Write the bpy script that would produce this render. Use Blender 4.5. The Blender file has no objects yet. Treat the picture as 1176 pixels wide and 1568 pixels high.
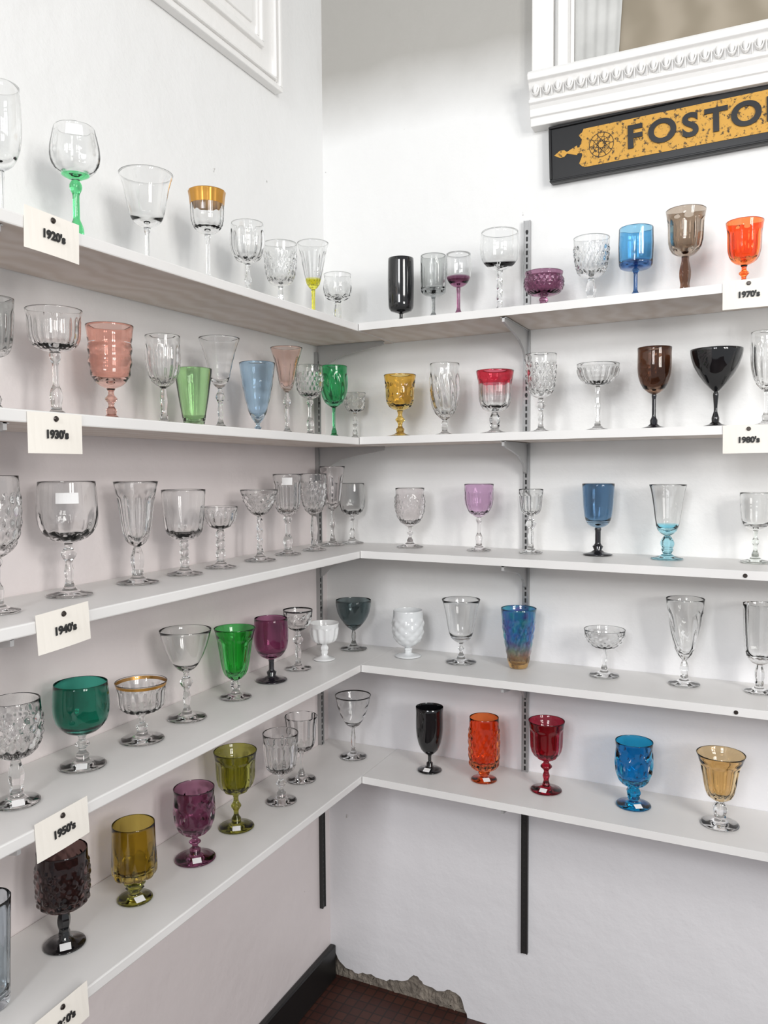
import bpy, bmesh, math, random
from mathutils import Vector, Matrix
random.seed(7)
scn=bpy.context.scene
scn.view_settings.view_transform='Standard'
scn.view_settings.look='None'
Z0=1.825          # height of the top shelf above the floor
D=0.2137          # shelf depth
ZS=[Z0,Z0-.2745,Z0-.5538,Z0-.8376,Z0-1.12]
SL=[-.0115,.0071,-.0002,-.0008,.0057]
SR=[.0133,.0064,-.0066,-.0012,-.0089]
TH=0.018

# ---------------------------------------------------------------- materials
def newmat(name):
    m=bpy.data.materials.new(name);m.use_nodes=True
    nt=m.node_tree;b=nt.nodes['Principled BSDF'];return m,nt,b
def plain(name,col,rough=.5,metal=0,bump=0,bscale=40,var=0.0,vscale=6,coat=0):
    m,nt,b=newmat(name)
    b.inputs['Base Color'].default_value=(*col,1);b.inputs['Roughness'].default_value=rough
    b.inputs['Metallic'].default_value=metal
    if coat: b.inputs['Coat Weight'].default_value=coat
    tc=nt.nodes.new('ShaderNodeTexCoord')
    if var:
        n=nt.nodes.new('ShaderNodeTexNoise');n.inputs['Scale'].default_value=vscale;n.inputs['Detail'].default_value=6
        r=nt.nodes.new('ShaderNodeValToRGB');r.color_ramp.elements[0].position=.35;r.color_ramp.elements[1].position=.65
        r.color_ramp.elements[0].color=(*[c*(1-var) for c in col],1);r.color_ramp.elements[1].color=(*col,1)
        nt.links.new(tc.outputs['Object'],n.inputs['Vector']);nt.links.new(n.outputs['Fac'],r.inputs['Fac']);nt.links.new(r.outputs['Color'],b.inputs['Base Color'])
    if bump:
        n=nt.nodes.new('ShaderNodeTexNoise');n.inputs['Scale'].default_value=bscale;n.inputs['Detail'].default_value=5
        bp=nt.nodes.new('ShaderNodeBump');bp.inputs['Strength'].default_value=bump;bp.inputs['Distance'].default_value=.01
        nt.links.new(tc.outputs['Object'],n.inputs['Vector']);nt.links.new(n.outputs['Fac'],bp.inputs['Height']);nt.links.new(bp.outputs['Normal'],b.inputs['Normal'])
    return m
def wallmat(name,base,low,zmid,stain=False):
    """painted old plaster: bumps, a few chips, low tone blended in below zmid, optional grey paint stain"""
    m,nt,b=newmat(name);N=nt.nodes;Lk=nt.links
    b.inputs['Roughness'].default_value=.42
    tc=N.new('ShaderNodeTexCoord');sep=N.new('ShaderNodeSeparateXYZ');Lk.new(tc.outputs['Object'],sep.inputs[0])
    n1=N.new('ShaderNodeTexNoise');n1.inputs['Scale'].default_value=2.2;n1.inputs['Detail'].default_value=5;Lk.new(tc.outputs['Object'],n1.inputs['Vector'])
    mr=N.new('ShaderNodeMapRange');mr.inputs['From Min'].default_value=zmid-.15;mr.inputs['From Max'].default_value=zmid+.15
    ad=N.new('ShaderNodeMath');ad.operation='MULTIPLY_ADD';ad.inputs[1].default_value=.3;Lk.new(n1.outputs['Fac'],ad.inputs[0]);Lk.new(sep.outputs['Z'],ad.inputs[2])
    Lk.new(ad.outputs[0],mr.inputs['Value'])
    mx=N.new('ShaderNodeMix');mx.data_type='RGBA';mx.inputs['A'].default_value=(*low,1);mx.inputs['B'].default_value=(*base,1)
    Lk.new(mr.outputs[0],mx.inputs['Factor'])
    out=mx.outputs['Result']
    if stain:
        a=N.new('ShaderNodeMath');a.operation='MULTIPLY_ADD';a.inputs[1].default_value=-.02;Lk.new(sep.outputs['X'],a.inputs[0]);Lk.new(sep.outputs['Z'],a.inputs[2])
        a2=N.new('ShaderNodeMath');a2.operation='MULTIPLY_ADD';a2.inputs[1].default_value=.16;Lk.new(n1.outputs['Fac'],a2.inputs[0]);Lk.new(a.outputs[0],a2.inputs[2])
        m2=N.new('ShaderNodeMapRange');m2.inputs['From Min'].default_value=2.42;m2.inputs['From Max'].default_value=2.62;Lk.new(a2.outputs[0],m2.inputs['Value'])
        m2.inputs['To Max'].default_value=.9
        mm=N.new('ShaderNodeMix');mm.data_type='RGBA';mm.inputs['B'].default_value=(.36,.345,.315,1);Lk.new(m2.outputs[0],mm.inputs['Factor']);Lk.new(out,mm.inputs['A']);out=mm.outputs['Result']
    n2=N.new('ShaderNodeTexNoise');n2.inputs['Scale'].default_value=26;n2.inputs['Detail'].default_value=3;Lk.new(tc.outputs['Object'],n2.inputs['Vector'])
    m3=N.new('ShaderNodeMapRange');m3.inputs['From Min'].default_value=.75;m3.inputs['From Max'].default_value=.78;Lk.new(n2.outputs['Fac'],m3.inputs['Value'])
    mc=N.new('ShaderNodeMix');mc.data_type='RGBA';mc.inputs['B'].default_value=(.42,.40,.38,1);Lk.new(m3.outputs[0],mc.inputs['Factor']);Lk.new(out,mc.inputs['A'])
    Lk.new(mc.outputs['Result'],b.inputs['Base Color'])
    n3=N.new('ShaderNodeTexNoise');n3.inputs['Scale'].default_value=7;n3.inputs['Detail'].default_value=7;n3.inputs['Roughness'].default_value=.55;Lk.new(tc.outputs['Object'],n3.inputs['Vector'])
    bp=N.new('ShaderNodeBump');bp.inputs['Strength'].default_value=.28;bp.inputs['Distance'].default_value=.02;Lk.new(n3.outputs['Fac'],bp.inputs['Height']);Lk.new(bp.outputs['Normal'],b.inputs['Normal'])
    return m
M_wl=wallmat('paint_left',(.84,.84,.83),(.76,.70,.695),1.85)  # low colour paints in pinkish bounce light and shade below the top shelf
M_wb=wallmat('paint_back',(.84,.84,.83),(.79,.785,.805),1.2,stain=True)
M_mason=plain('rough_masonry',(.30,.26,.215),.95,bump=1,bscale=60,var=.45,vscale=30)
M_shelf=plain('shelf_white',(.80,.79,.775),.38,var=.07,vscale=5)
M_trim=plain('trim_white',(.86,.85,.83),.4,bump=.12,bscale=50)
M_black=plain('baseboard_black',(.010,.010,.010),.35)
M_metal=plain('standard_grey',(.38,.38,.38),.35,metal=.5)
M_dark=plain('standard_dark',(.035,.033,.032),.45,metal=.3)
M_brk=plain('bracket_grey',(.46,.46,.46),.35,metal=.3)
M_card=plain('card_paper',(.86,.82,.75),.8)
M_ink=plain('ink',(.015,.015,.015),.6)
M_screw=plain('screw',(.06,.05,.045),.35,metal=.8)
M_label=plain('label_white',(.9,.9,.9),.6)
def ply(name,c1,c2,sc=5,rough=.6):
    m,nt,b=newmat(name);N=nt.nodes;Lk=nt.links
    tc=N.new('ShaderNodeTexCoord');w=N.new('ShaderNodeTexWave');w.inputs['Scale'].default_value=sc;w.inputs['Distortion'].default_value=9;w.inputs['Detail'].default_value=3;w.inputs['Detail Scale'].default_value=1.2
    r=N.new('ShaderNodeValToRGB');r.color_ramp.elements[0].color=(*c1,1);r.color_ramp.elements[1].color=(*c2,1)
    Lk.new(tc.outputs['Object'],w.inputs['Vector']);Lk.new(w.outputs['Fac'],r.inputs['Fac']);Lk.new(r.outputs['Color'],b.inputs['Base Color'])
    b.inputs['Roughness'].default_value=rough
    return m
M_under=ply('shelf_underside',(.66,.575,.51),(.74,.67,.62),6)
M_board=ply('pane_reflection_brown',(.26,.22,.16),(.35,.30,.23),3)
def floormat():
    m,nt,b=newmat('floor_tile');N=nt.nodes;Lk=nt.links
    tc=N.new('ShaderNodeTexCoord');br=N.new('ShaderNodeTexBrick');br.inputs['Scale'].default_value=1;br.offset=0
    br.inputs['Color1'].default_value=(.045,.014,.010,1);br.inputs['Color2'].default_value=(.065,.022,.014,1);br.inputs['Mortar'].default_value=(.02,.010,.008,1)
    br.inputs['Brick Width'].default_value=.03;br.inputs['Row Height'].default_value=.03;br.inputs['Mortar Size'].default_value=.002
    Lk.new(tc.outputs['Object'],br.inputs['Vector']);Lk.new(br.outputs['Color'],b.inputs['Base Color']);b.inputs['Roughness'].default_value=.5
    return m
M_floor=floormat()
def goldmat():
    m,nt,b=newmat('worn_gold_leaf');N=nt.nodes;Lk=nt.links
    tc=N.new('ShaderNodeTexCoord');n=N.new('ShaderNodeTexNoise');n.inputs['Scale'].default_value=90;n.inputs['Detail'].default_value=8;n.inputs['Roughness'].default_value=.7
    r=N.new('ShaderNodeValToRGB');r.color_ramp.elements[0].position=.40;r.color_ramp.elements[0].color=(.05,.03,.012,1);r.color_ramp.elements[1].position=.47;r.color_ramp.elements[1].color=(.62,.33,.05,1)
    Lk.new(tc.outputs['Object'],n.inputs['Vector']);Lk.new(n.outputs['Fac'],r.inputs['Fac']);Lk.new(r.outputs['Color'],b.inputs['Base Color']);b.inputs['Roughness'].default_value=.5
    b.inputs['Metallic'].default_value=.1
    return m
M_gold=goldmat()
M_signblk=plain('sign_black',(.008,.008,.009),.28)
M_goldband=plain('gold_band',(.50,.25,.045),.3,metal=.6)

_g={}
def glass(col,iface=2.2):
    """col = how the finished glass looks against white; spread over the surfaces crossed"""
    clear=min(col)>.74
    k=('g',col,iface)
    if k in _g: return _g[k]
    m,nt,b=newmat('glass_%d'%len(_g))
    if clear: iface=max(iface,3)
    c=[max(x,.0003)**(1.0/iface) for x in col]
    b.inputs['Base Color'].default_value=(*c,1);b.inputs['Transmission Weight'].default_value=1
    b.inputs['IOR'].default_value=1.50 if clear else 1.45;b.inputs['Roughness'].default_value=0.0
    if not clear: b.inputs['Specular IOR Level'].default_value=.4
    _g[k]=m;return m
def carnival():
    """iridescent pressed glass: blue above, amber foot, patches of teal and violet"""
    m,nt,b=newmat('carnival_glass');N=nt.nodes;Lk=nt.links
    tc=N.new('ShaderNodeTexCoord');n=N.new('ShaderNodeTexNoise');n.inputs['Scale'].default_value=45;n.inputs['Detail'].default_value=2
    r=N.new('ShaderNodeValToRGB');e=r.color_ramp.elements;e[0].position=.35;e[0].color=(.22,.22,.62,1);e[1].position=.68;e[1].color=(.10,.62,.66,1)
    x=e.new(.5);x.color=(.12,.42,.74,1)
    sep=N.new('ShaderNodeSeparateXYZ');Lk.new(tc.outputs['Object'],sep.inputs[0])
    mr=N.new('ShaderNodeMapRange');mr.inputs['From Min'].default_value=.015;mr.inputs['From Max'].default_value=.07;Lk.new(sep.outputs['Z'],mr.inputs['Value'])
    mx=N.new('ShaderNodeMix');mx.data_type='RGBA';mx.inputs['A'].default_value=(.70,.42,.14,1)
    Lk.new(tc.outputs['Object'],n.inputs['Vector']);Lk.new(n.outputs['Fac'],r.inputs['Fac']);Lk.new(mr.outputs[0],mx.inputs['Factor']);Lk.new(r.outputs['Color'],mx.inputs['B']);Lk.new(mx.outputs['Result'],b.inputs['Base Color'])
    b.inputs['Transmission Weight'].default_value=.9;b.inputs['IOR'].default_value=1.5;b.inputs['Roughness'].default_value=.04
    b.inputs['Coat Weight'].default_value=.4
    return m
def gloss(col,rough=.06):
    k=('o',col,rough)
    if k in _g: return _g[k]
    m=plain('opaque_glass_%d'%len(_g),col,rough,coat=.5);_g[k]=m;return m
C=dict(clear=(.90,.91,.905),smoke=(.22,.24,.24),smoke2=(.55,.57,.56),pink=(.90,.42,.33),pinkpale=(.90,.62,.54),ltgreen=(.45,.84,.36),green=(.03,.45,.13),emer=(.004,.17,.10),
 kelly=(.012,.48,.03),blue=(.08,.38,.74),ltblue=(.45,.68,.90),slate=(.11,.24,.42),brown=(.075,.024,.010),brgrey=(.25,.17,.11),orange=(.98,.055,.004),red=(.22,.001,.004),
 plum=(.22,.035,.11),ameth=(.18,.04,.10),lilac=(.74,.47,.72),amber=(.86,.47,.055),yellow=(.85,.78,.03),olive=(.22,.22,.012),olgold=(.33,.20,.010),turq=(.001,.19,.56),aqua=(.30,.76,.92),
 ruby=(.60,.002,.008),rose=(.90,.68,.68),honey=(.74,.43,.14),pinkcl=(.90,.84,.845),grgrey=(.10,.15,.16),aubg=(.025,.009,.008),palegreen=(.76,.87,.78),greenish=(.05,.62,.15))

# ---------------------------------------------------------------- mesh helpers
def link(o): scn.collection.objects.link(o);return o
def mesh_obj(name,verts,faces,mats,midx=None,smooth=False,parent=None):
    me=bpy.data.meshes.new(name);me.from_pydata(verts,[],faces);me.validate(clean_customdata=False)
    for m in mats: me.materials.append(m)
    if midx is not None and len(midx)==len(me.polygons): me.polygons.foreach_set('material_index',midx)
    if smooth: me.polygons.foreach_set('use_smooth',[True]*len(me.polygons))
    me.update();o=link(bpy.data.objects.new(name,me))
    if parent: o.parent=parent
    return o
class MB:
    def __init__(s): s.v=[];s.f=[];s.m=[]
    def add(s,vs,fs,mi=0):
        n=len(s.v);s.v+=[tuple(v) for v in vs];s.f+=[tuple(i+n for i in f) for f in fs];s.m+=[mi]*len(fs)
    def box(s,a,b,mi=0):
        (x0,y0,z0),(x1,y1,z1)=a,b
        vs=[(x0,y0,z0),(x1,y0,z0),(x1,y1,z0),(x0,y1,z0),(x0,y0,z1),(x1,y0,z1),(x1,y1,z1),(x0,y1,z1)]
        s.add(vs,[(0,3,2,1),(4,5,6,7),(0,1,5,4),(1,2,6,5),(2,3,7,6),(3,0,4,7)],mi)
    def ext(s,poly,axis,a,b,mi=0):
        n=len(poly)
        def P(p,t): return (t,p[0],p[1]) if axis==0 else ((p[0],t,p[1]) if axis==1 else (p[0],p[1],t))
        vs=[P(p,a) for p in poly]+[P(p,b) for p in poly]
        s.add(vs,[tuple(range(n)),tuple(range(2*n-1,n-1,-1))]+[(i,i+n,(i+1)%n+n,(i+1)%n) for i in range(n)],mi)
    def obj(s,name,mats,smooth=False,parent=None,bevel=0):
        o=mesh_obj(name,s.v,s.f,mats,s.m,smooth,parent)
        bm=bmesh.new();bm.from_mesh(o.data);bmesh.ops.recalc_face_normals(bm,faces=bm.faces);bm.to_mesh(o.data);bm.free()
        if bevel:
            md=o.modifiers.new('bev','BEVEL');md.width=bevel;md.segments=2;md.limit_method='ANGLE'
        return o
def text_mesh(body,size,mat,name,extr=.0006,off=0.0):
    c=bpy.data.curves.new(name,'FONT');c.body=body;c.size=size;c.extrude=extr;c.offset=off;c.align_x='CENTER';c.align_y='CENTER'
    o=link(bpy.data.objects.new(name+'_tmp',c));bpy.context.view_layer.update()
    me=bpy.data.meshes.new_from_object(o.evaluated_get(bpy.context.evaluated_depsgraph_get()))
    bpy.data.objects.remove(o);me.materials.clear();me.materials.append(mat)
    return link(bpy.data.objects.new(name,me))

# ---------------------------------------------------------------- room
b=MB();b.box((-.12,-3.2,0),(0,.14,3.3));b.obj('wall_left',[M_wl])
b=MB()
edge=[(0,.084),(.015,.076),(.03,.052),(.06,.037),(.09,.032),(.13,.042),(.17,.036),(.20,.043),(.235,.052),(.262,.076),(.275,.074),(.29,.058),(.33,.050),(.36,.062),(.385,.060),(.40,.050),(.408,.025),(.418,.0)]
e2=[edge[0]]
for p,q in zip(edge,edge[1:]):
    for t in (.33,.66): e2.append((p[0]+(q[0]-p[0])*t+random.uniform(-.002,.002),max(.001,p[1]+(q[1]-p[1])*t+random.uniform(-.004,.004))))
    e2.append(q)
b.ext([(0,3.3)]+e2+[(3.2,0),(3.2,3.3)],1,0,.014,0)
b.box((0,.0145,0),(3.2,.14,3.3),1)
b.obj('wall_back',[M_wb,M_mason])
b=MB()
for i in range(60):
    x=random.uniform(.01,.41);zt=.03+.02*random.random();r=random.uniform(.003,.010)
    vs=[(x+r*dx*random.uniform(.7,1.4),.0135-abs(r*dy)*.5,max(.001,zt*random.random()+r*dz)) for dx,dy,dz in ((-1,0,-1),(1,0,-1),(1,0,1),(-1,0,1),(0,1,0))]
    b.add(vs,[(0,1,4),(1,2,4),(2,3,4),(3,0,4),(3,2,1,0)],0)
b.obj('trim_1',[M_mason])
b=MB();b.box((-.12,-3.2,-.1),(3.2,.14,0));b.obj('floor',[M_floor])
b=MB();b.box((0,-3.2,0),(.018,0,.10));b.obj('baseboard_left',[M_black],bevel=.004)

# panelled board high on the left wall
b=MB();ye=-.236;zb=Z0+.572
def frame(y1,z0,w,x0,x1):
    b.box((x0,-3.0,z0),(x1,y1,z0+w));b.box((x0,y1-w,z0+w),(x1,y1,3.2))
b.box((.0,-3.0,zb+.004),(.010,ye-.004,3.2))
frame(ye,zb,.012,0,.024);frame(ye-.012,zb+.012,.010,0,.015);frame(ye-.022,zb+.022,.006,0,.022)
frame(ye-.075,zb+.075,.012,0,.022);frame(ye-.087,zb+.087,.010,0,.015)
b.box((0,-3.0,zb+.115),(.016,ye-.115,3.2))
b.obj('trim_2',[M_trim],bevel=.003)

# window head on the back wall: casing, pane reflections painted as a brown board and pale sheet, carved cornice sill
win=link(bpy.data.objects.new('window_1',None))
b=MB();x0=.590
b.box((x0,-.030,Z0+.56),(x0+.052,0,3.2));b.box((x0+.052,-.018,Z0+.56),(x0+.064,0,3.2));b.box((x0+.064,-.040,Z0+.56),(x0+.088,0,3.2));b.box((x0+.088,-.014,Z0+.56),(x0+.097,0,3.2))
b.obj('casing',[M_trim],parent=win,bevel=.003)
b=MB();b.box((x0+.095,-.004,Z0+.57),(2.0,-.001,3.2));o=b.obj('reflection_board',[M_board],parent=win)  # brown-grey reflection in the pane, painted as a grained board
b=MB()
n=30
vs=[]
for i in range(n+1):
    x=x0+.098+.10*i/n;yy=-.008-.0025*math.sin(i*.9)
    sk=.035*i/n
    vs+=[(x,yy,Z0+.575),(x+sk,yy,Z0+1.2)]
b.add(vs,[(2*i,2*i+2,2*i+3,2*i+1) for i in range(n)])
b.obj('reflection_sheet',[plain('pane_reflection_pale',(.60,.60,.58),.9,var=.2,vscale=10)],smooth=True,parent=win)  # pale light in the pane, put in as a coloured sheet
b=MB()
zc=Z0+.462
prof=[(0,zc),(-.036,zc),(-.038,zc+.018),(-.043,zc+.020),(-.045,zc+.036),(-.050,zc+.044),(-.056,zc+.048),(-.056,zc+.055),(-.047,zc+.059),(-.050,zc+.074),(-.060,zc+.092),(-.068,zc+.096),(-.070,zc+.108),(-.064,zc+.116),(0,zc+.116)]
b.ext(prof,0,x0,2.1)
b.obj('cornice',[M_trim],parent=win,bevel=.0015)
b=MB();pitch=.0265;n=int((2.05-x0)/pitch)
def ell(c,rx,ry,rz,nu=10,nv=7):
    vs=[];fs=[]
    for i in range(nv+1):
        ph=math.pi*i/nv
        for j in range(nu):
            th=2*math.pi*j/nu;vs.append((c[0]+rx*math.sin(ph)*math.cos(th),c[1]+ry*math.sin(ph)*math.sin(th),c[2]+rz*math.cos(ph)*(1.0 if ph<1.57 else 1.25)))
    for i in range(nv):
        for j in range(nu): fs.append((i*nu+j,i*nu+(j+1)%nu,(i+1)*nu+(j+1)%nu,(i+1)*nu+j))
    b.add(vs,fs)
for i in range(n):
    x=x0+.016+i*pitch;ell((x,-.054,zc+.076),.0062,.008,.0125)
    pts=[(x+.0098*math.cos(a),zc+.079-.0175*math.sin(a)) for a in [math.pi*k/8 for k in range(9)]]
    for p,q in zip(pts,pts[1:]):
        b.add([(p[0],-.050,p[1]),(q[0],-.050,q[1]),(q[0],-.0615,q[1]),(p[0],-.0615,p[1]),(p[0]+(x-p[0])*.16,-.0615,p[1]+.002),(q[0]+(x-q[0])*.16,-.0615,q[1]+.002)],[(0,1,2,3),(3,2,5,4)])
    ell((x+pitch/2,-.054,zc+.068),.0016,.007,.013,6,5)
b.obj('egg_and_dart_row',[M_trim],smooth=True,parent=win)

# name sign
sign=link(bpy.data.objects.new('shop_sign',None));sign.location=(.634,-.012,Z0+.328);sign.rotation_euler=(0,-math.radians(1.6),0)
SW,SH=.78,.130
b=MB();b.box((0,-.010,0),(SW,.010,SH));b.obj('board',[M_signblk],parent=sign,bevel=.003)
b=MB()
for a in ((0,0,SW,.006),(0,SH-.006,SW,SH),(0,.006,.006,SH-.006),(SW-.006,.006,SW,SH-.006)): b.box((a[0],-.015,a[1]),(a[2],-.010,a[3]))
b.obj('frame',[M_signblk],parent=sign,bevel=.002)
b=MB()
h0,h1=.022,.110;pl=.070
pts=[(pl,h0+.010),(pl+.006,h0+.004),(pl+.012,h0),(SW-pl-.012,h0),(SW-pl-.004,h0+.006),(SW-pl,h0+.012),(SW-pl,h1-.012),(SW-pl-.004,h1-.006),(SW-pl-.012,h1),(pl+.012,h1),(pl+.008,h1-.008),(pl,h1-.012),(pl+.008,h1-.024),(pl+.002,h0+.050),(pl+.008,h0+.028)]
b.ext(pts,1,-.0112,-.0098)
b.ext([(.012,.062),(.026,.071),(.036,.070),(.042,.065),(.066,.075),(.066,.053),(.042,.061),(.036,.055),(.026,.054)],1,-.0112,-.0098)
b.ext([(.066,.070),(.078,.070),(.078,.056),(.066,.056)],1,-.0113,-.0098)
b.obj('gold_label',[M_gold],parent=sign)
b=MB();cx,cz=.122,.066
def ring(r0,r1,n=28):
    for i in range(n):
        a=2*math.pi*i/n;c=2*math.pi*(i+1)/n
        b.add([(cx+r0*math.cos(a),-.0119,cz+r0*math.sin(a)),(cx+r1*math.cos(a),-.0119,cz+r1*math.sin(a)),(cx+r1*math.cos(c),-.0119,cz+r1*math.sin(c)),(cx+r0*math.cos(c),-.0119,cz+r0*math.sin(c))],[(0,1,2,3)])
ring(.027,.0283);ring(.010,.011);ring(.0175,.0184)
for k in range(10):
    a=k*math.pi/5;d=Vector((math.cos(a),math.sin(a)));e=Vector((math.cos(a+2.6),math.sin(a+2.6)));p=Vector((cx,cz))+d*.027;q=Vector((cx,cz))+e*.027;nn=(q-p).normalized();nn=Vector((-nn.y,nn.x))*.0005
    b.add([(p.x+nn.x,-.0118,p.y+nn.y),(q.x+nn.x,-.0118,q.y+nn.y),(q.x-nn.x,-.0118,q.y-nn.y),(p.x-nn.x,-.0118,p.y-nn.y)],[(0,1,2,3)])
b.obj('star_medallion',[M_ink],parent=sign)
xx=.196
for i,ch in enumerate('FOSTORIA'):
    t=text_mesh(ch,.070,M_signblk,'letter_%d'%(i+1),.0016,.0022);t.rotation_euler=(math.pi/2,0,0)
    t.location=(xx,-.0125,.066);t.scale=(1.08,1,1);t.parent=sign
    xx+={'F':.060,'O':.059,'S':.053,'T':.060,'R':.045}.get(ch,.05)

# ---------------------------------------------------------------- shelves
def shelf(k,side):
    z=ZS[k];s=(SL if side=='L' else SR)[k];e=2.3;b=MB()
    if side=='L':
        def zz(y): return z+s*max(0,-y-D)
        ys=[-.0005,-D,-e]
        P=[(x,y,zz(y)-dz) for y in ys for x in (.001,D) for dz in (0,TH)]
    else:
        def zz(x): return z+s*max(0,x-D)
        ys=[D+.0022,D+.0023,e]
        P=[(x,y,zz(x)-dz+.0012) for x in ys for y in (-.001,-D) for dz in (0,TH)]
    f=[];m=[]
    for i in range(2):
        a=i*4;c=a+4
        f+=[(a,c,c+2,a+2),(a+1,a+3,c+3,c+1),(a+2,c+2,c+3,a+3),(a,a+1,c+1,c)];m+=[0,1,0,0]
    f+=[(0,2,3,1),(8,9,11,10)];m+=[0,0]
    b.v=P;b.f=f;b.m=m
    return b.obj('wall_shelf',[M_shelf,M_under],bevel=.0022)
for k in range(5): shelf(k,'L');shelf(k,'R')

def standard(pos,side,ztop,zbot):
    b=MB();w=.0085;t=.011
    def bx(u0,u1,d0,d1,z0,z1,mi):
        if side=='R': b.box((pos+u0,-d1,z0),(pos+u1,-d0,z1),mi)
        else: b.box((d0,-pos+u0,z0),(d1,-pos+u1,z1),mi)
    zc=ZS[4]-TH
    for (a,c,mi) in ((zc,ztop,0),(zbot,zc,2)):
        bx(-w,-w+.0022,0,t,a,c,mi);bx(w-.0022,w,0,t,a,c,mi);bx(-w+.0022,w-.0022,.0005,t-.002,a,c,mi)
    z=zbot+.02
    while z<ztop-.02:
        bx(-.0022,.0022,t-.002,t-.0014,z,z+.011,1);z+=.0165
    for z in (ztop-.03,ZS[1]+.1,ZS[3]+.1): bx(-.003,.003,t-.002,t,z,z+.006,1)
    for k in range(5):
        zt=ZS[k]+((SR[k]*(pos-D)) if side=='R' else SL[k]*max(0,pos-D))-TH-.0006
        L=D-.008
        pr=[(.0095,zt),(L,zt),(L,zt-.010),(L-.03,zt-.015),(L*.62,zt-.022),(L*.38,zt-.032),(L*.2,zt-.050),(.020,zt-.072),(.0095,zt-.076)]
        if side=='R': b.ext([(-p[0],p[1]) for p in pr],0,pos-.003,pos+.003,3)
        else: b.ext(pr,1,-pos-.003,-pos+.003,3)
        if side=='R': b.box((pos-.007,-L,zt-.0015),(pos+.007,-.0095,zt),3)
        else: b.box((.0095,-pos-.007,zt-.0015),(L,-pos+.007,zt),3)
    b.obj('shelf_standard',[M_metal,M_ink,M_dark,M_brk])
standard(.575,'R',Z0+.252,Z0-1.600)
standard(.052,'L',Z0-.035,Z0-1.590)
standard(1.215,'L',Z0-.035,Z0-1.590)
standard(1.45,'R',Z0+.252,Z0-1.600)

def card(side,pos,z,text,rot):
    w,h=.094,.056;b=MB();n=8
    vs=[];fs=[]
    for i in range(n+1):
        for j in range(2):
            u=-w/2+w*i/n;v=-h*j;vs.append((u,-.0008-.0018*math.sin(math.pi*i/n)*j,v));
    for i in range(n): fs.append((2*i,2*i+1,2*i+3,2*i+2))
    b.add(vs,fs,0)
    o=b.obj('decade_card',[M_card]);md=o.modifiers.new('s','SOLIDIFY');md.thickness=.0005
    t=text_mesh(text,.0155,M_ink,'lettering',.0002,.0008);t.rotation_euler=(math.pi/2,0,0);t.location=(0,-.0036,-.030);t.parent=o
    s=MB();r=.0042
    A=[math.pi*2*i/14 for i in range(14)]
    vs=[(r*math.cos(a),-.0022,-.008+r*math.sin(a)) for a in A]+[(r*.7*math.cos(a),-.0042,-.008+r*.7*math.sin(a)) for a in A]
    s.add(vs,[tuple(range(14,28))]+[(i,(i+1)%14,(i+1)%14+14,i+14) for i in range(14)]+[tuple(range(13,-1,-1))])
    so=s.obj('screw_head',[M_screw]);so.parent=o
    if side=='L': o.location=(D+.0012,pos,z);o.rotation_euler=(0,rot,math.pi/2)
    else: o.location=(pos,-D-.0012,z);o.rotation_euler=(0,rot,0)
for i,(y,z,t,r) in enumerate(((-1.136,.001,"1920's",.03),(-1.141,-.270,"1930's",.0),(-1.138,-.543,"1940's",-.06),(-1.150,-.829,"1950's",-.05),(-1.160,-1.104,"1960's",-.05))): card('L',y,Z0+z,t,r)
card('R',1.074,Z0+.016,"1970's",-.01);card('R',1.079,Z0-.268,"1980's",-.01)
for x,k in ((1.078,2),(1.066,3)):
    s=MB();r=.0045;zc=ZS[k]-TH/2+SR[k]*(x-D)
    A=[math.pi*2*i/14 for i in range(14)]
    s.add([(x+r*math.cos(a),-D-.0002,zc+r*math.sin(a)) for a in A]+[(x+r*.7*math.cos(a),-D-.0025,zc+r*.7*math.sin(a)) for a in A],[tuple(range(14,28))]+[(i,(i+1)%14,(i+1)%14+14,i+14) for i in range(14)])
    s.obj('shelf_screw',[M_screw])

# ---------------------------------------------------------------- glassware
SHAPES={
 'round':[(0,.16),(.03,.36),(.08,.58),(.16,.76),(.28,.91),(.42,.98),(.58,1),(.8,.975),(1,.94)],
 'balloon':[(0,.14),(.04,.30),(.10,.55),(.2,.80),(.34,.96),(.48,1),(.65,.97),(.85,.88),(1,.80)],
 'bucket':[(0,.18),(.03,.42),(.08,.62),(.16,.76),(.28,.85),(.5,.92),(.75,.96),(1,1)],
 'bell':[(0,.14),(.04,.34),(.10,.50),(.2,.61),(.35,.69),(.55,.76),(.75,.84),(.9,.92),(1,1)],
 'cone':[(0,.10),(.04,.22),(.10,.36),(.2,.50),(.4,.68),(.6,.81),(.8,.91),(1,1)],
 'martini':[(0,.08),(.06,.20),(.2,.42),(.4,.66),(.6,.84),(.8,.95),(.92,.99),(1,1)],
 'coupe':[(0,.12),(.06,.34),(.14,.56),(.28,.76),(.45,.88),(.65,.95),(.85,.98),(1,1)],
 'tulip':[(0,.14),(.04,.34),(.12,.60),(.25,.80),(.4,.92),(.55,.97),(.75,.97),(.9,.96),(1,.98)],
 'flare':[(0,.12),(.04,.26),(.12,.40),(.25,.50),(.45,.60),(.65,.72),(.85,.87),(1,1)],
 'vee':[(0,.10),(.05,.22),(.12,.38),(.25,.58),(.42,.78),(.6,.91),(.8,.98),(.9,1),(1,.99)],
 'cup':[(0,.20),(.04,.46),(.10,.66),(.2,.80),(.34,.88),(.5,.90),(.7,.91),(.88,.95),(1,1)],
 'cyl':[(0,.25),(.02,.70),(.06,.88),(.12,.95),(.3,.98),(.6,1),(1,.97)],
 'taper':[(0,.50),(.02,.54),(.2,.64),(.5,.80),(.8,.93),(1,1)],
 'tumb':[(0,.80),(.02,.84),(.3,.88),(.6,.93),(1,1)],
 'lowbowl':[(0,.35),(.05,.60),(.14,.80),(.3,.94),(.5,1),(.7,.98),(.85,.93),(1,.97)],
}
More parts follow.
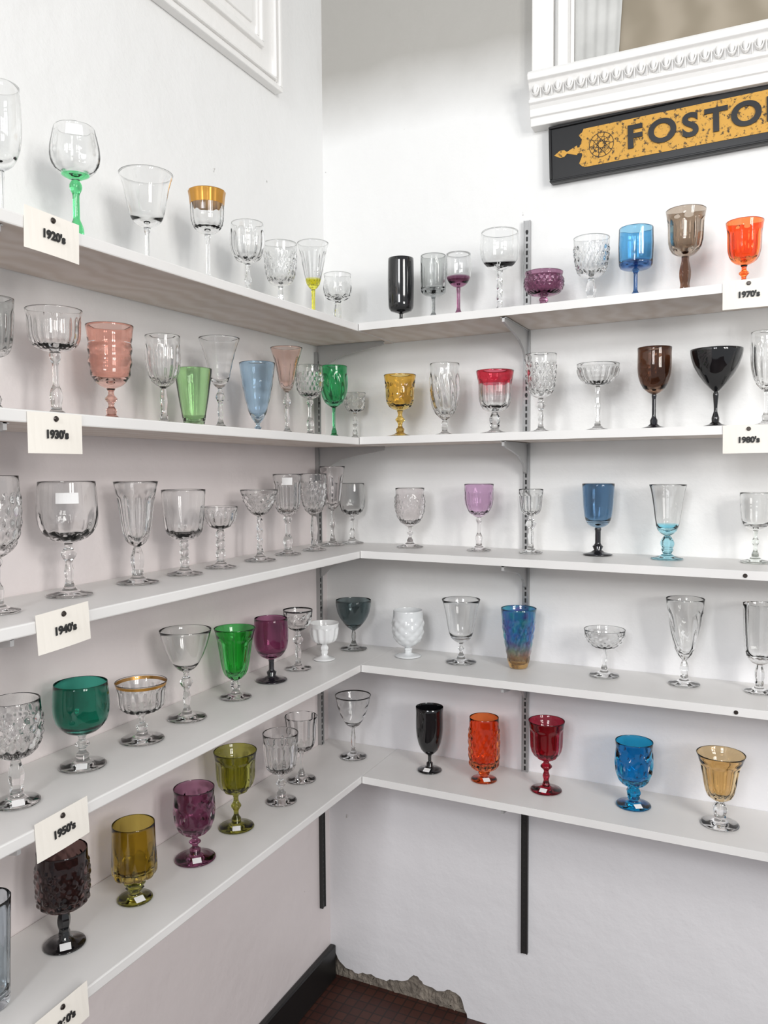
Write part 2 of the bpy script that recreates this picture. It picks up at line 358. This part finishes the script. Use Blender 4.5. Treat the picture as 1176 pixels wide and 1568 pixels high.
def interp(tab,t):
    for (a,ra),(c,rc) in zip(tab,tab[1:]):
        if t<=c:
            u=(t-a)/(c-a) if c>a else 0
            return ra+(rc-ra)*u
    return tab[-1][1]
def pat(kind,th,t):
    if not kind: return 0
    k,n,a=kind
    w=min(1,max(0,(t-.02)/.08))*(1 if t<.74 else max(0,(.82-t)/.08))
    if k not in('panel','optic','rings'): a=a*1.5
    if k=='rib': return a*w*math.cos(n*th)
    if k=='optic': return a*min(1,t*6)*math.cos(n*th)
    if k=='panel':
        s=2*math.pi/n;u=(th%s)-s/2;return w*(math.cos(s/2)/math.cos(u)-1)*a
    if k=='diamond': return a*w*(abs(math.cos(n/2*th+11*t))+abs(math.cos(n/2*th-11*t))-1.2)
    if k=='swirl': return a*w*math.cos(n*th+7*t)
    if k=='thumb': return -a*w*max(0,math.cos(n*th+(math.pi if int(t*3.2)%2 else 0)))*abs(math.sin(3.2*math.pi*t))
    if k=='hob': return a*w*abs(math.cos(n/2*th+12*t)*math.cos(n/2*th-12*t))
    if k=='rings': return a*w*math.cos(30*t)
    if k=='petal': return a*(1-min(1,t/.6))*abs(math.cos(n/2*th))*min(1,t*20)
    return 0
def goblet(name,k,side,x,y,H,R,Rf,bf,shape,stem,pattern,bowlcol,stemcol=None,band=None,fs=0,bs=0,split=None,rs=.0042):
    mm=.001;x*=mm;y*=mm;H*=mm;R*=mm;Rf*=mm;bf/=100.
    s=(SL if side=='L' else SR)[k];z0=ZS[k]+s*max(0,((-y) if side=='L' else x)-D)+.0012+(.0012 if side=='R' else 0)
    stemcol=stemcol or bowlcol
    NS=80 if pattern else 44
    tab=SHAPES[shape];zb=H*(1-bf)
    rows=[]
    hasstem = stem!='none'
    if hasstem:
        ft=min(.016,zb*.45)
        rows+=[(0.0001,.0006,1,'f',0),(Rf*.5,.0006,1,'f',0),(Rf*.95,0,1,'f',0),(Rf,.0012,1,'f',0),(Rf*.975,.0026,1,'f',0),(Rf*.7,.0036+ft*.05,1,'f',0),(Rf*.45,.0045+ft*.15,1,'f',0),(Rf*.26,.005+ft*.4,1,'f',0)]
        rj=interp(tab,0)*R
        z1=.004+ft
        ns=28 if zb-z1>.03 else 14
        for i in range(ns+1):
            t=i/ns;z=z1+(zb-z1)*t
            e=max(0,1-t*5)**2*.9+max(0,(t-.8)*5)**2*.7
            if stem=='plain': r=rs*(1+e)
            elif stem=='ball': r=rs*(.95+.75*abs(math.sin(math.pi*(3 if ns>20 else 1.0)*t))**.8+e*.5)
            elif stem=='bead': r=rs*(.9+1.0*max(0,math.sin(math.pi*2.5*t+.2))+e*.5)
            elif stem=='baluster': r=rs*(.8+1.5*math.exp(-((t-.72)/.13)**2)+.6*math.exp(-((t-.28)/.16)**2)+e*.4)
            elif stem=='knop': r=rs*(.85+1.0*math.exp(-((t-.5)/.13)**2)+e*.9)
            elif stem=='twist': r=rs*(1.25+.2*math.sin(math.pi*t)+e*.4)
            elif stem=='facet': r=rs*(1.1+.6*math.sin(math.pi*t)**2+e*.6)
            elif stem=='knob': r=rs*(1.5+1.2*math.sin(math.pi*min(1,t*1.1))+e)
            elif stem=='trumpet': r=rs*(1.0+1.6*max(0,t-.35)**1.4+max(0,1-t*4)*1.2)
            if t>.86: r=r+(max(rj*.9,rs)-r)*((t-.86)/.14)**1.5
            rows.append((r,z,1,stem,t))
        wall=.0013
    else:
        rows+=[(0.0001,.001,0,'f',0),(R*interp(tab,0)*.9,0,0,'f',0)]
        zb=.001;wall=.0016
    nb=36 if pattern else 18
    hb=H-zb
    for i in range(nb+1):
        t=(i/nb)**1.15
        rows.append((interp(tab,t)*R,zb+hb*t,0,'b',t))
    rows.append((interp(tab,1)*R-wall*.35,H+.0004,0,'r',1))
    tin0=.10 if hasstem else .07
    zi0=zb+max(.004,hb*tin0)
    if not hasstem: zi0=.009
    amp=pattern[2]*1.5*R*.6 if pattern and pattern[0] in('rib','diamond','swirl','thumb') else 0
    for i in range(14,-1,-1):
        u=(i/14)**1.4;z=zi0+(H-.0004-zi0)*u;t=(z-zb)/hb
        wl=wall*(1-.35*u)+amp*(1 if t<.74 else max(0,(.84-t)/.10))
        if pattern and pattern[0]=='panel': wl+=R*(1-math.cos(math.pi/pattern[1]))*pattern[2]*(1 if t<.74 else max(0,(.84-t)/.10))
        r=interp(tab,t)*R-wl
        if u<.12: r*= .30+.70*math.sqrt(u/.12) if u>0 else .30
        rows.append((max(r,.0015),z,0,'i',t))
    rows.append((.0001,zi0-.0003,0,'i',0))
    V=[];F=[];MI=[]
    ph=random.random()*6
    for (r,z,mi,kd,t) in rows:
        for j in range(NS):
            th=2*math.pi*j/NS;rr=r
            if kd=='b': rr=r*(1+pat(pattern,th,t))
            elif kd=='twist': rr=r*(1+.18*math.cos(3*th+t*22))
            elif kd in('facet','knob'):
                q=2*math.pi/6;uu=(th%q)-q/2;rr=r*math.cos(q/2)/math.cos(uu)
            V.append((rr*math.cos(th+ph),rr*math.sin(th+ph),z))
    nr=len(rows)
    for i in range(nr-1):
        _,z,mi,kd,t=rows[i];zmid=(rows[i][1]+rows[i+1][1])/2
        m=mi if rows[i+1][2]==mi else rows[i][2]
        if m==0 and split is not None and (zmid-zb)/hb<split: m=1
        if band and m==0:
            tt=(zmid-zb)/hb
            if band[0]<=tt<=band[1] and kd in('b','r') : m=2
        for j in range(NS):
            F.append((i*NS+j,i*NS+(j+1)%NS,(i+1)*NS+(j+1)%NS,(i+1)*NS+j));MI.append(m)
    sm=[True]*len(F)
    pa=math.atan2(-1.947-y,1.1-x)     # labels were stuck on facing the shop floor
    def quad(pts,m):
        n=len(V);V.extend(pts);F.append((n,n+1,n+2,n+3));MI.append(m);sm.append(False)
    if fs:
        a=pa+random.uniform(-.5,.5);d=Vector((math.cos(a),math.sin(a)));e=Vector((-d.y,d.x));c=d*Rf*.60
        q=[c+d*.0075+e*.0085,c+d*.0075-e*.0085,c-d*.0055-e*.0085,c-d*.0055+e*.0085]
        zq=[.0042,.0042,.0088,.0088]
        quad([(q[i].x,q[i].y,zq[i]+.0004) for i in range(4)],3)
    if bs:
        t=bs;ww=.36
        for i in range(6):
            a0=pa-ww+2*ww*i/6;a1=pa-ww+2*ww*(i+1)/6;za=zb+hb*t;zc_=za+.017
            ra=interp(tab,t)*R*1.03+.0004;rb=interp(tab,min(1,t+.017/hb))*R*1.03+.0004
            quad([(ra*math.cos(a0),ra*math.sin(a0),za),(ra*math.cos(a1),ra*math.sin(a1),za),(rb*math.cos(a1),rb*math.sin(a1),zc_),(rb*math.cos(a0),rb*math.sin(a0),zc_)],3)
    def mk(c,i): return c if not isinstance(c,(tuple,str)) else glass(C[c] if isinstance(c,str) else c,i)
    mats=[mk(bowlcol,2.2),mk(stemcol,1.6),mk(band[2],1.8) if band else M_label,M_label]
    me=bpy.data.meshes.new(name);me.from_pydata(V,[],F)
    for m in mats: me.materials.append(m)
    me.polygons.foreach_set('material_index',MI);me.polygons.foreach_set('use_smooth',sm);me.update()
    o=link(bpy.data.objects.new(name,me));o.location=(x,y,z0);return o

BLK=gloss((.006,.006,.007));MILK=gloss((.82,.83,.83),.15);DKST=gloss((.010,.010,.014));CARN=carnival()
G=goblet
# --- top shelf, left
G('wine_glass',0,'L',110,-1130,206,30,24,57,'round','plain',None,'clear')
G('wine_glass',0,'L',110,-991,198,38,30,41,'balloon','bead',('optic',10,.012),'clear','greenish',split=.10,bs=.72,rs=.0058)
G('water_goblet',0,'L',110,-829,177,47,34,52,'bell','plain',None,'clear')
G('water_goblet',0,'L',110,-657,197,36,30,41,'cup','plain',('optic',14,.015),'clear',band=(.70,.99,M_goldband))
G('water_goblet',0,'L',110,-522,171,36,28,49,'round','knop',('rib',12,.03),'clear')
G('footed_tumbler',0,'L',110,-394,159,38,30,60,'bucket','facet',('diamond',18,.04),'clear')
G('water_goblet',0,'L',110,-248,195,38,30,57,'flare','plain',('rib',14,.03),'clear','yellow',split=.22)
G('footed_tumbler',0,'L',110,-125,146,36,30,46,'lowbowl','knob',('petal',10,.08),'clear')
# --- top shelf, right
G('footed_tumbler',0,'R',282,-110,167,33,24,80,'cyl','plain',None,BLK)
G('footed_tumbler',0,'R',369,-110,163,32,26,59,'cyl','plain',('panel',10,1.0),'smoke2','smoke',split=.12)
G('wine_glass',0,'R',434,-110,159,31,26,50,'round','plain',None,'clear','ameth',split=.30)
G('water_goblet',0,'R',537,-110,196,46,32,45,'round','twist',None,'clear',band=(.97,1.1,BLK))
G('sherbet_glass',0,'R',643,-112,89,45,34,60,'lowbowl','knob',('diamond',22,.04),'ameth')
G('water_goblet',0,'R',750,-110,152,40,30,58,'bucket','knob',('diamond',20,.05),'clear')
G('water_goblet',0,'R',846,-110,160,37,30,56,'cyl','plain',('optic',8,.01),'blue',(.01,.05,.22),split=.14)
G('water_goblet',0,'R',948,-110,183,41,32,53,'cup','knob',('panel',8,1.5),'brgrey','brown',rs=.0045)
G('water_goblet',0,'R',1063,-110,142,37,30,62,'cup','knop',('panel',10,1.5),'orange',rs=.0055)
# --- second shelf, left
G('water_goblet',1,'L',110,-1150,162,28,22,52,'bucket','plain',('rib',12,.03),'smoke2')
G('champagne_coupe',1,'L',110,-1042,165,42,32,39,'cup','bead',('rib',20,.02),'clear',rs=.005)
G('water_goblet',1,'L',110,-926,160,39,30,65,'cup','knop',('rings',0,.03),'pink','pink',rs=.0055)
G('water_goblet',1,'L',110,-795,163,32,28,58,'tulip','facet',('rib',16,.03),'clear')
G('tumbler',1,'L',112,-712,113,35,18,97,'taper','none',('optic',8,.015),'ltgreen')
G('water_goblet',1,'L',110,-626,184,41,30,54,'flare','baluster',('rings',0,.012),'clear')
G('cone_tumbler',1,'L',110,-493,151,39,24,87,'cone','plain',('rings',0,.015),'ltblue')
G('wine_glass',1,'L',110,-374,200,37,28,50,'flare','baluster',('panel',10,1.0),'pinkpale','clear')
G('water_goblet',1,'L',110,-270,172,33,28,47,'round','bead',('diamond',18,.05),'clear',rs=.005)
G('water_goblet',1,'L',110,-150,184,36,28,57,'tulip','plain',('swirl',9,.03),'green','green',rs=.0035)
G('sherbet_glass',1,'L',118,-48,124,29,24,43,'cup','knop',('diamond',14,.05),'clear')
# --- second shelf, right
G('water_goblet',1,'R',278,-110,155,41,36,57,'cup','knop',('thumb',8,.06),'amber','amber',rs=.0065)
G('wine_glass',1,'R',398,-110,175,37,26,78,'tulip','knob',('swirl',10,.04),'clear',rs=.003)
G('water_goblet',1,'R',526,-110,150,45,38,66,'cup','knob',('panel',9,1.5),'rose','clear',band=(.70,1.1,'ruby'),split=.45,rs=.0055)
G('water_goblet',1,'R',637,-110,181,36,28,56,'bucket','baluster',('diamond',14,.06),'clear',rs=.005)
G('champagne_coupe',1,'R',767,-110,150,47,30,33,'coupe','facet',('rib',20,.03),'clear',rs=.0038)
G('wine_glass',1,'R',888,-110,177,37,30,57,'tulip','plain',None,'brown',DKST)
G('martini_glass',1,'R',1013,-110,164,53,29,54,'martini','trumpet',None,BLK,rs=.0036)
G('wine_glass',1,'R',1110,-110,193,32,26,63,'tulip','plain',('rib',14,.03),'clear')
# --- third shelf, left
G('water_goblet',2,'L',112,-1159,196,34,30,60,'round','bead',('diamond',16,.05),'clear')
G('water_goblet',2,'L',86,-1004,185,47,36,54,'round','baluster',('petal',12,.07),'clear',bs=.66,rs=.0055)
G('water_goblet',2,'L',90,-851,182,39,37,64,'bell','knob',('panel',8,1.5),'clear',rs=.0045)
G('water_goblet',2,'L',94,-726,164,42,34,60,'bucket','ball',('petal',14,.05),'clear','clear',rs=.0055)
G('champagne_coupe',2,'L',95,-613,126,36,32,38,'coupe','ball',('rib',14,.03),'clear',rs=.006)
G('champagne_coupe',2,'L',100,-478,157,42,35,38,'cone','twist',('diamond',14,.05),'clear')
G('water_goblet',2,'L',92,-349,190,34,31,52,'cup','bead',('rib',12,.03),'clear',bs=.75,rs=.006)
G('water_goblet',2,'L',100,-240,190,33,30,55,'tulip','facet',('diamond',16,.06),'clear',rs=.006)
G('water_goblet',2,'L',82,-112,208,34,31,55,'bell','knop',('rib',10,.03),'pinkcl','clear')
G('water_goblet',2,'L',104,-42,162,35,31,55,'round','bead',('petal',10,.06),'clear')
# --- third shelf, right
G('water_goblet',2,'R',293,-85,151,38,34,66,'tulip','knop',('hob',22,.06),'pinkcl','pinkcl')
G('wine_glass',2,'R',478,-85,163,37,30,50,'tulip','bead',('panel',10,1.0),'lilac','pinkcl',rs=.0045)
G('wine_glass',2,'R',608,-85,152,29,28,42,'bucket','baluster',('panel',6,1.0),'clear',rs=.0055)
G('water_goblet',2,'R',761,-60,166,37,34,62,'bucket','plain',None,'slate',DKST,rs=.0065)
G('water_goblet',2,'R',916,-74,166,40,35,69,'bell','knob',('optic',8,.01),'clear','aqua',split=.22,rs=.006)
G('water_goblet',2,'R',1095,-62,150,33,30,54,'bucket','knop',('rings',0,.008),'clear','palegreen')
# --- fourth shelf, left
G('water_goblet',3,'L',120,-1145,154,38,33,58,'round','knob',('diamond',14,.06),'clear',fs=1)
G('water_goblet',3,'L',97,-997,139,45,38,62,'round','knop',None,'emer','clear',fs=1,rs=.0065)
G('champagne_coupe',3,'L',99,-859,107,46,39,54,'cup','bead',('rib',18,.02),'clear','clear',band=(.88,.97,M_goldband),rs=.0055)
G('champagne_glass',3,'L',92,-726,175,50,38,48,'cone','baluster',None,'clear',rs=.0055)
G('water_goblet',3,'L',96,-571,150,44,34,75,'bell','knob',('panel',8,1.5),'kelly','clear',rs=.0045)
G('wine_glass',3,'L',91,-425,145,40,36,66,'round','plain',None,'plum',DKST,rs=.006)
G('champagne_coupe',3,'L',92,-309,145,36,32,37,'coupe','baluster',('thumb',6,.05),'clear',band=(.93,1.1,BLK),rs=.0055)
G('milk_glass_goblet',3,'L',103,-200,94,38,28,57,'bucket','knob',('rib',12,.04),MILK)
G('wine_glass',3,'L',118,-66,133,48,36,62,'vee','facet',None,'grgrey','smoke2')
# --- fourth shelf, right
G('milk_glass_goblet',3,'R',287,-87,120,40,34,80,'round','knob',('hob',8,.05),gloss((.70,.72,.73),.12),gloss((.75,.77,.78),.12))
G('water_goblet',3,'R',433,-90,158,48,38,69,'bell','knop',None,'clear')
G('tumbler',3,'R',578,-82,145,43,30,97,'taper','none',('hob',16,.04),CARN)
G('champagne_coupe',3,'R',781,-75,109,47,34,43,'coupe','facet',('diamond',14,.03),'clear')
G('wine_glass',3,'R',956,-76,193,41,34,72,'cone','knob',('swirl',7,.03),'clear',rs=.0035)
G('wine_glass',3,'R',1108,-75,191,36,30,69,'bucket','knob',('optic',8,.03),'clear',rs=.004)
# --- bottom shelf, left
G('highball_tumbler',4,'L',118,-1200,157,32,30,97,'tumb','none',('optic',12,.01),(.52,.62,.70))
G('water_goblet',4,'L',98,-1046,157,40,33,60,'cyl','knob',('hob',16,.06),'aubg',BLK,fs=1,rs=.004)
G('water_goblet',4,'L',104,-892,138,38,31,72,'cyl','knob',('petal',10,.08),'olgold','olive',fs=1,rs=.007)
G('water_goblet',4,'L',107,-728,143,41,40,66,'lowbowl','knop',('thumb',8,.07),'ameth','plum',fs=1,rs=.0065)
G('water_goblet',4,'L',98,-579,167,46,38,56,'cup','knop',('panel',8,1.6),'olive','olive',fs=1,rs=.006)
G('water_goblet',4,'L',113,-425,161,41,36,60,'bucket','knop',('rib',12,.04),'clear',rs=.0065)
G('water_goblet',4,'L',89,-295,160,40,36,56,'cup','plain',('optic',12,.02),'clear')
G('martini_glass',4,'L',133,-102,167,48,36,53,'cone','facet',('hob',5,.02),'clear',band=(.96,1.1,BLK))
# --- bottom shelf, right
G('wine_glass',4,'R',354,-106,164,36,31,76,'tulip','plain',None,BLK,fs=1)
G('footed_tumbler',4,'R',498,-104,157,37,32,84,'cyl','knob',('hob',14,.06),'orange','orange',fs=1,rs=.006)
G('water_goblet',4,'R',652,-100,169,43,37,57,'cup','baluster',('panel',8,1.6),'red','red',fs=1,rs=.006)
G('water_goblet',4,'R',853,-97,149,43,39,70,'lowbowl','knob',('thumb',8,.09),'turq','turq',fs=1,rs=.0065)
G('water_goblet',4,'R',1036,-117,156,50,40,67,'bell','knob',('panel',8,1.6),'honey','clear',rs=.006)

# ---------------------------------------------------------------- light
w=bpy.data.worlds.new('World');scn.world=w;w.use_nodes=True
w.node_tree.nodes['Background'].inputs[0].default_value=(.93,.96,1,1);w.node_tree.nodes['Background'].inputs[1].default_value=.56
def panes(name,loc,target,W,Hh,nx,ny,power,col):
    """a real window's daylight: separate panes with glazing bars between"""
    L=Vector(loc);q=(Vector(target)-L).to_track_quat('-Z','Y')
    for i in range(nx):
        for j in range(ny):
            l=bpy.data.lights.new(name,'AREA');l.shape='RECTANGLE';l.size=W/nx*.66;l.size_y=Hh/ny*.72;l.energy=power/(nx*ny);l.color=col
            o=link(bpy.data.objects.new(name,l));o.rotation_euler=q.to_euler()
            o.location=L+q@Vector(((i+.5-nx/2)*W/nx,(j+.5-ny/2)*Hh/ny,0))
panes('shop_window_light',(3.0,-2.3,2.3),(.3,-.3,1.2),1.1,1.6,2,2,62,(1,.98,.95))
panes('rear_pane_light',(.8,-4.0,2.6),(.5,-.2,1.2),1.0,1.3,2,2,50,(.97,.98,1))  # unseen window panes behind the camera

# ---------------------------------------------------------------- camera
yaw,pitch,roll=.44141,-.05627,-.00597
f=Vector((-math.sin(yaw)*math.cos(pitch),math.cos(yaw)*math.cos(pitch),math.sin(pitch)))
r0=Vector((math.cos(yaw),math.sin(yaw),0));u0=r0.cross(f)
r=r0*math.cos(roll)+u0*math.sin(roll);u=r.cross(f)
cd=bpy.data.cameras.new('camera');cd.sensor_fit='HORIZONTAL';cd.sensor_width=36;cd.lens=1215.457/1176*36;cd.clip_start=.01
co=link(bpy.data.objects.new('camera',cd))
m=Matrix(((r.x,u.x,-f.x,1.0995),(r.y,u.y,-f.y,-1.94705),(r.z,u.z,-f.z,Z0-.34766),(0,0,0,1)))
co.matrix_world=m;scn.camera=co
